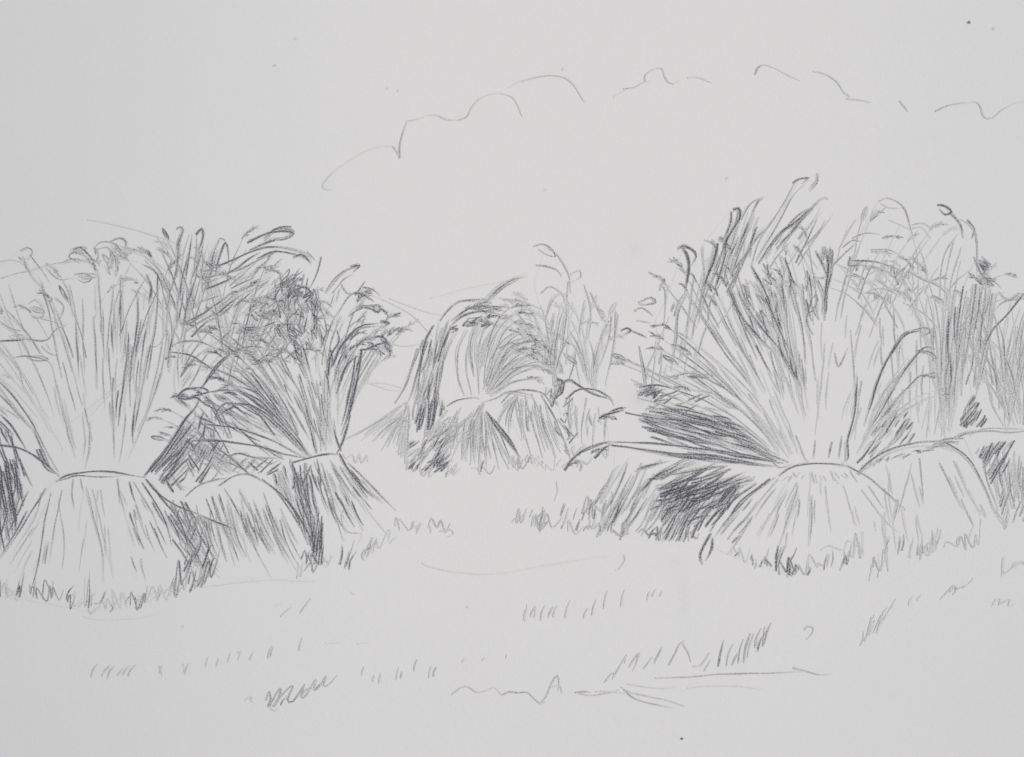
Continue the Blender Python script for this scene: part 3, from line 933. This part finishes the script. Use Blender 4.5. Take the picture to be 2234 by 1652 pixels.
ticks(.44,3.4,'600 1540 616 1536 660 1518 690 1506',24,14)
ticks(.3,3.2,'786 1478 812 1488 826 1488 866 1480 873 1480 903 1462 934 1476 944 1474',24,6)
ticks(.13,3.4,'1008 1446 1052 1444 1106 1436',10,4)
L(""".27 3 985 1516 1005 1500 1022 1498 1040 1510 1062 1506 1080 1500 1096 1518
.4 3.4 1096 1518 1112 1510 1128 1512 1150 1511 1165 1524 1180 1535 1190 1530
.36 3.2 1180 1535 1192 1520 1205 1492 1216 1475 1220 1492 1218 1506
.25 3 1206 1500 1222 1498 1226 1512
.34 3.2 1255 1510 1290 1518 1330 1512 1350 1505
.26 3 1300 1508 1352 1512 1395 1514
.3 3 1355 1500 1380 1512 1410 1518 1450 1526 1494 1540
.38 3.2 1362 1504 1385 1524 1430 1536 1470 1545
.4 3.6 1255 1512 1270 1510 1290 1511
.18 2.6 1370 1492 1440 1502 1480 1500
.2 2.6 1500 1502 1560 1496 1620 1498 1670 1506
.4 3.4 1430 1480 1480 1478 1560 1472 1640 1470 1700 1467 1770 1465
.38 3.4 1730 1458 1760 1464 1790 1472 1815 1470
.26 2.8 1320 1490 1332 1474 1340 1468 1336 1484
.3 3 1340 1478 1352 1456 1368 1428 1364 1448
.32 3 1372 1456 1384 1436 1396 1424 1388 1448 1380 1464
.28 3 1404 1460 1414 1448 1424 1434
.34 3.2 1428 1448 1440 1424 1446 1412
.4 3.4 1460 1452 1472 1430 1484 1405 1496 1398
.3 3 1490 1404 1502 1424 1508 1444
.28 3 1512 1454 1530 1450 1548 1424
.24 2.8 1536 1464 1552 1440
.3 3.2 1756 1376 1762 1368 1774 1371 1771 1384 1760 1396""")
ticks(.42,3.6,'1566 1456 1582 1450 1596 1456 1608 1444 1622 1442 1634 1436 1648 1414 1664 1410',52,14)
ticks(.4,3.4,'1655 1425 1666 1412',44,8)
ticks(.28,3.2,'1145 1352 1160 1350 1178 1350 1200 1352 1208 1346 1232 1350 1274 1350 1290 1340 1320 1326 1352 1320',34,8)
ticks(.2,2.8,'1140 1350 1166 1345 1210 1345 1414 1306 1425 1304 1442 1302',18,6)
Z(.28,3,'1858 1418 1900 1385 1940 1355',52,14,14,.35)
ticks(.18,3,'1900 1370 1928 1345 1950 1325 1985 1320 2000 1312',22,8)
Z(.25,3.2,'2050 1308 2110 1285 2170 1262 2234 1230',26,14,16,.4)
L(""".2 2.8 2164 1322 2172 1308 2184 1306 2180 1320 2192 1312 2204 1308 2200 1322 2216 1318""")
ticks(.14,3,'1900 1265 1915 1262 1925 1240',30,8)

# ============================================================ build meshes
def make(name,pt,base,parent=None):
    bx,by=W(*base)
    V=[(x-bx,y-by,z) for x,y,z in pt.v]
    me=bpy.data.meshes.new(name); me.from_pydata(V,[],pt.f); me.update()
    a=me.attributes.new('pressure','FLOAT','POINT'); a.data.foreach_set('value',np.array(pt.p,np.float32))
    me.materials.append(PAPER)
    o=bpy.data.objects.new(name,me); bpy.context.collection.objects.link(o)
    if parent: o.parent=parent
    else: o.location=(bx,by,0)
    return o
for t in things:
    bx,by=W(*t['base'])
    if t['stuff']:
        o=make(t['name'],t['parts'][0][1],t['base']); o['kind']='stuff'
    elif t['name']=='cloud':
        o=make(t['name'],t['parts'][0][1],t['base'])
    else:
        o=bpy.data.objects.new(t['name'],None); bpy.context.collection.objects.link(o); o.location=(bx,by,0); o.empty_display_size=.01
        for n,pt in t['parts']: make(n,pt,t['base'],o)
    o['label']=t['label']; o['category']=t['cat']
    if t['group']: o['group']=t['group']

# paper sheet
import bmesh
def slab(name,x0,x1,y0,y1,z0,z1,mat,bev=0):
    bm=bmesh.new(); bmesh.ops.create_cube(bm,size=1)
    for v in bm.verts:
        v.co.x=x0 if v.co.x<0 else x1; v.co.y=y0 if v.co.y<0 else y1; v.co.z=z0 if v.co.z<0 else z1
    if bev: bmesh.ops.bevel(bm,geom=bm.edges[:],offset=bev,segments=2,affect='EDGES')
    me=bpy.data.meshes.new(name); bm.to_mesh(me); bm.free(); me.materials.append(mat)
    o=bpy.data.objects.new(name,me); bpy.context.collection.objects.link(o); return o
pp=slab('drawing_paper',-.185,.185,-.135,.135,-.0006,0,PAPER)
pp['label']='off-white sketch paper sheet carrying a pencil drawing of sheaves'; pp['category']='paper'
for p_,w_,x,y in ((.75,6,2114,48),(.75,4.5,1488,1611),(.2,5,1586,388),(.16,5,845,192),(.16,4,600,142),(.1,5,1229,150),(.12,6,1190,414),(.18,4,1021,1324),(.18,4,869,198),(.12,5,400,1367),(.1,7,646,83),(.15,4,2168,62)):
    cur=Part(); S([(x-2,y-1),(x,y+1),(x+2.5,y)],w_,p_,.3,False)
    sp=make('speck',cur,(x,y)); sp.parent=pp

wood=bpy.data.materials.new('table_wood'); wood.use_nodes=True
nt=wood.node_tree; b=nt.nodes['Principled BSDF']; wv=nt.nodes.new('ShaderNodeTexNoise'); mp=nt.nodes.new('ShaderNodeMapping'); tc=nt.nodes.new('ShaderNodeTexCoord')
mp.inputs['Scale'].default_value=(4,60,4); nt.links.new(tc.outputs['Object'],mp.inputs[0]); nt.links.new(mp.outputs[0],wv.inputs['Vector']); wv.inputs['Detail'].default_value=6
cr=nt.nodes.new('ShaderNodeValToRGB'); cr.color_ramp.elements[0].color=(.16,.09,.05,1); cr.color_ramp.elements[1].color=(.32,.2,.12,1)
nt.links.new(wv.outputs[0],cr.inputs[0]); nt.links.new(cr.outputs[0],b.inputs['Base Color']); b.inputs['Roughness'].default_value=.5
tb=slab('table_top',-.7,.7,-.45,.45,-.031,-.0007,wood,.003)
tb['kind']='structure'; tb['label']='plain brown wooden table top under the paper'; tb['category']='table'

# ------------------------------------------------------------ light
sc=bpy.context.scene
w=bpy.data.worlds.new('World'); sc.world=w; w.use_nodes=True
n=w.node_tree.nodes; bg=n['Background']; sky=n.new('ShaderNodeTexSky'); sky.sky_type='NISHITA'; sky.sun_disc=False
el=math.radians(40); az=math.radians(75)
sky.sun_elevation=el; sky.sun_rotation=az; w.node_tree.links.new(sky.outputs[0],bg.inputs[0]); bg.inputs[1].default_value=.07
ld=bpy.data.lights.new('sun','SUN'); ld.energy=3.4; ld.angle=math.radians(12); ld.color=(1,.935,.84)
lo=bpy.data.objects.new('sun',ld); bpy.context.collection.objects.link(lo)
from mathutils import Vector
d=Vector((math.sin(az)*math.cos(el),math.cos(az)*math.cos(el),math.sin(el)))
lo.rotation_euler=d.to_track_quat('Z','Y').to_euler(); lo.location=(.5,.2,.6)
cd=bpy.data.cameras.new('camera'); co=bpy.data.objects.new('camera',cd); bpy.context.collection.objects.link(co)
co.location=(0,0,.6); cd.sensor_width=36; cd.lens=36*.6/.30; cd.clip_start=.01; cd.clip_end=100
sc.camera=co
sc.view_settings.view_transform='Standard'; sc.view_settings.look='None'; sc.view_settings.exposure=0
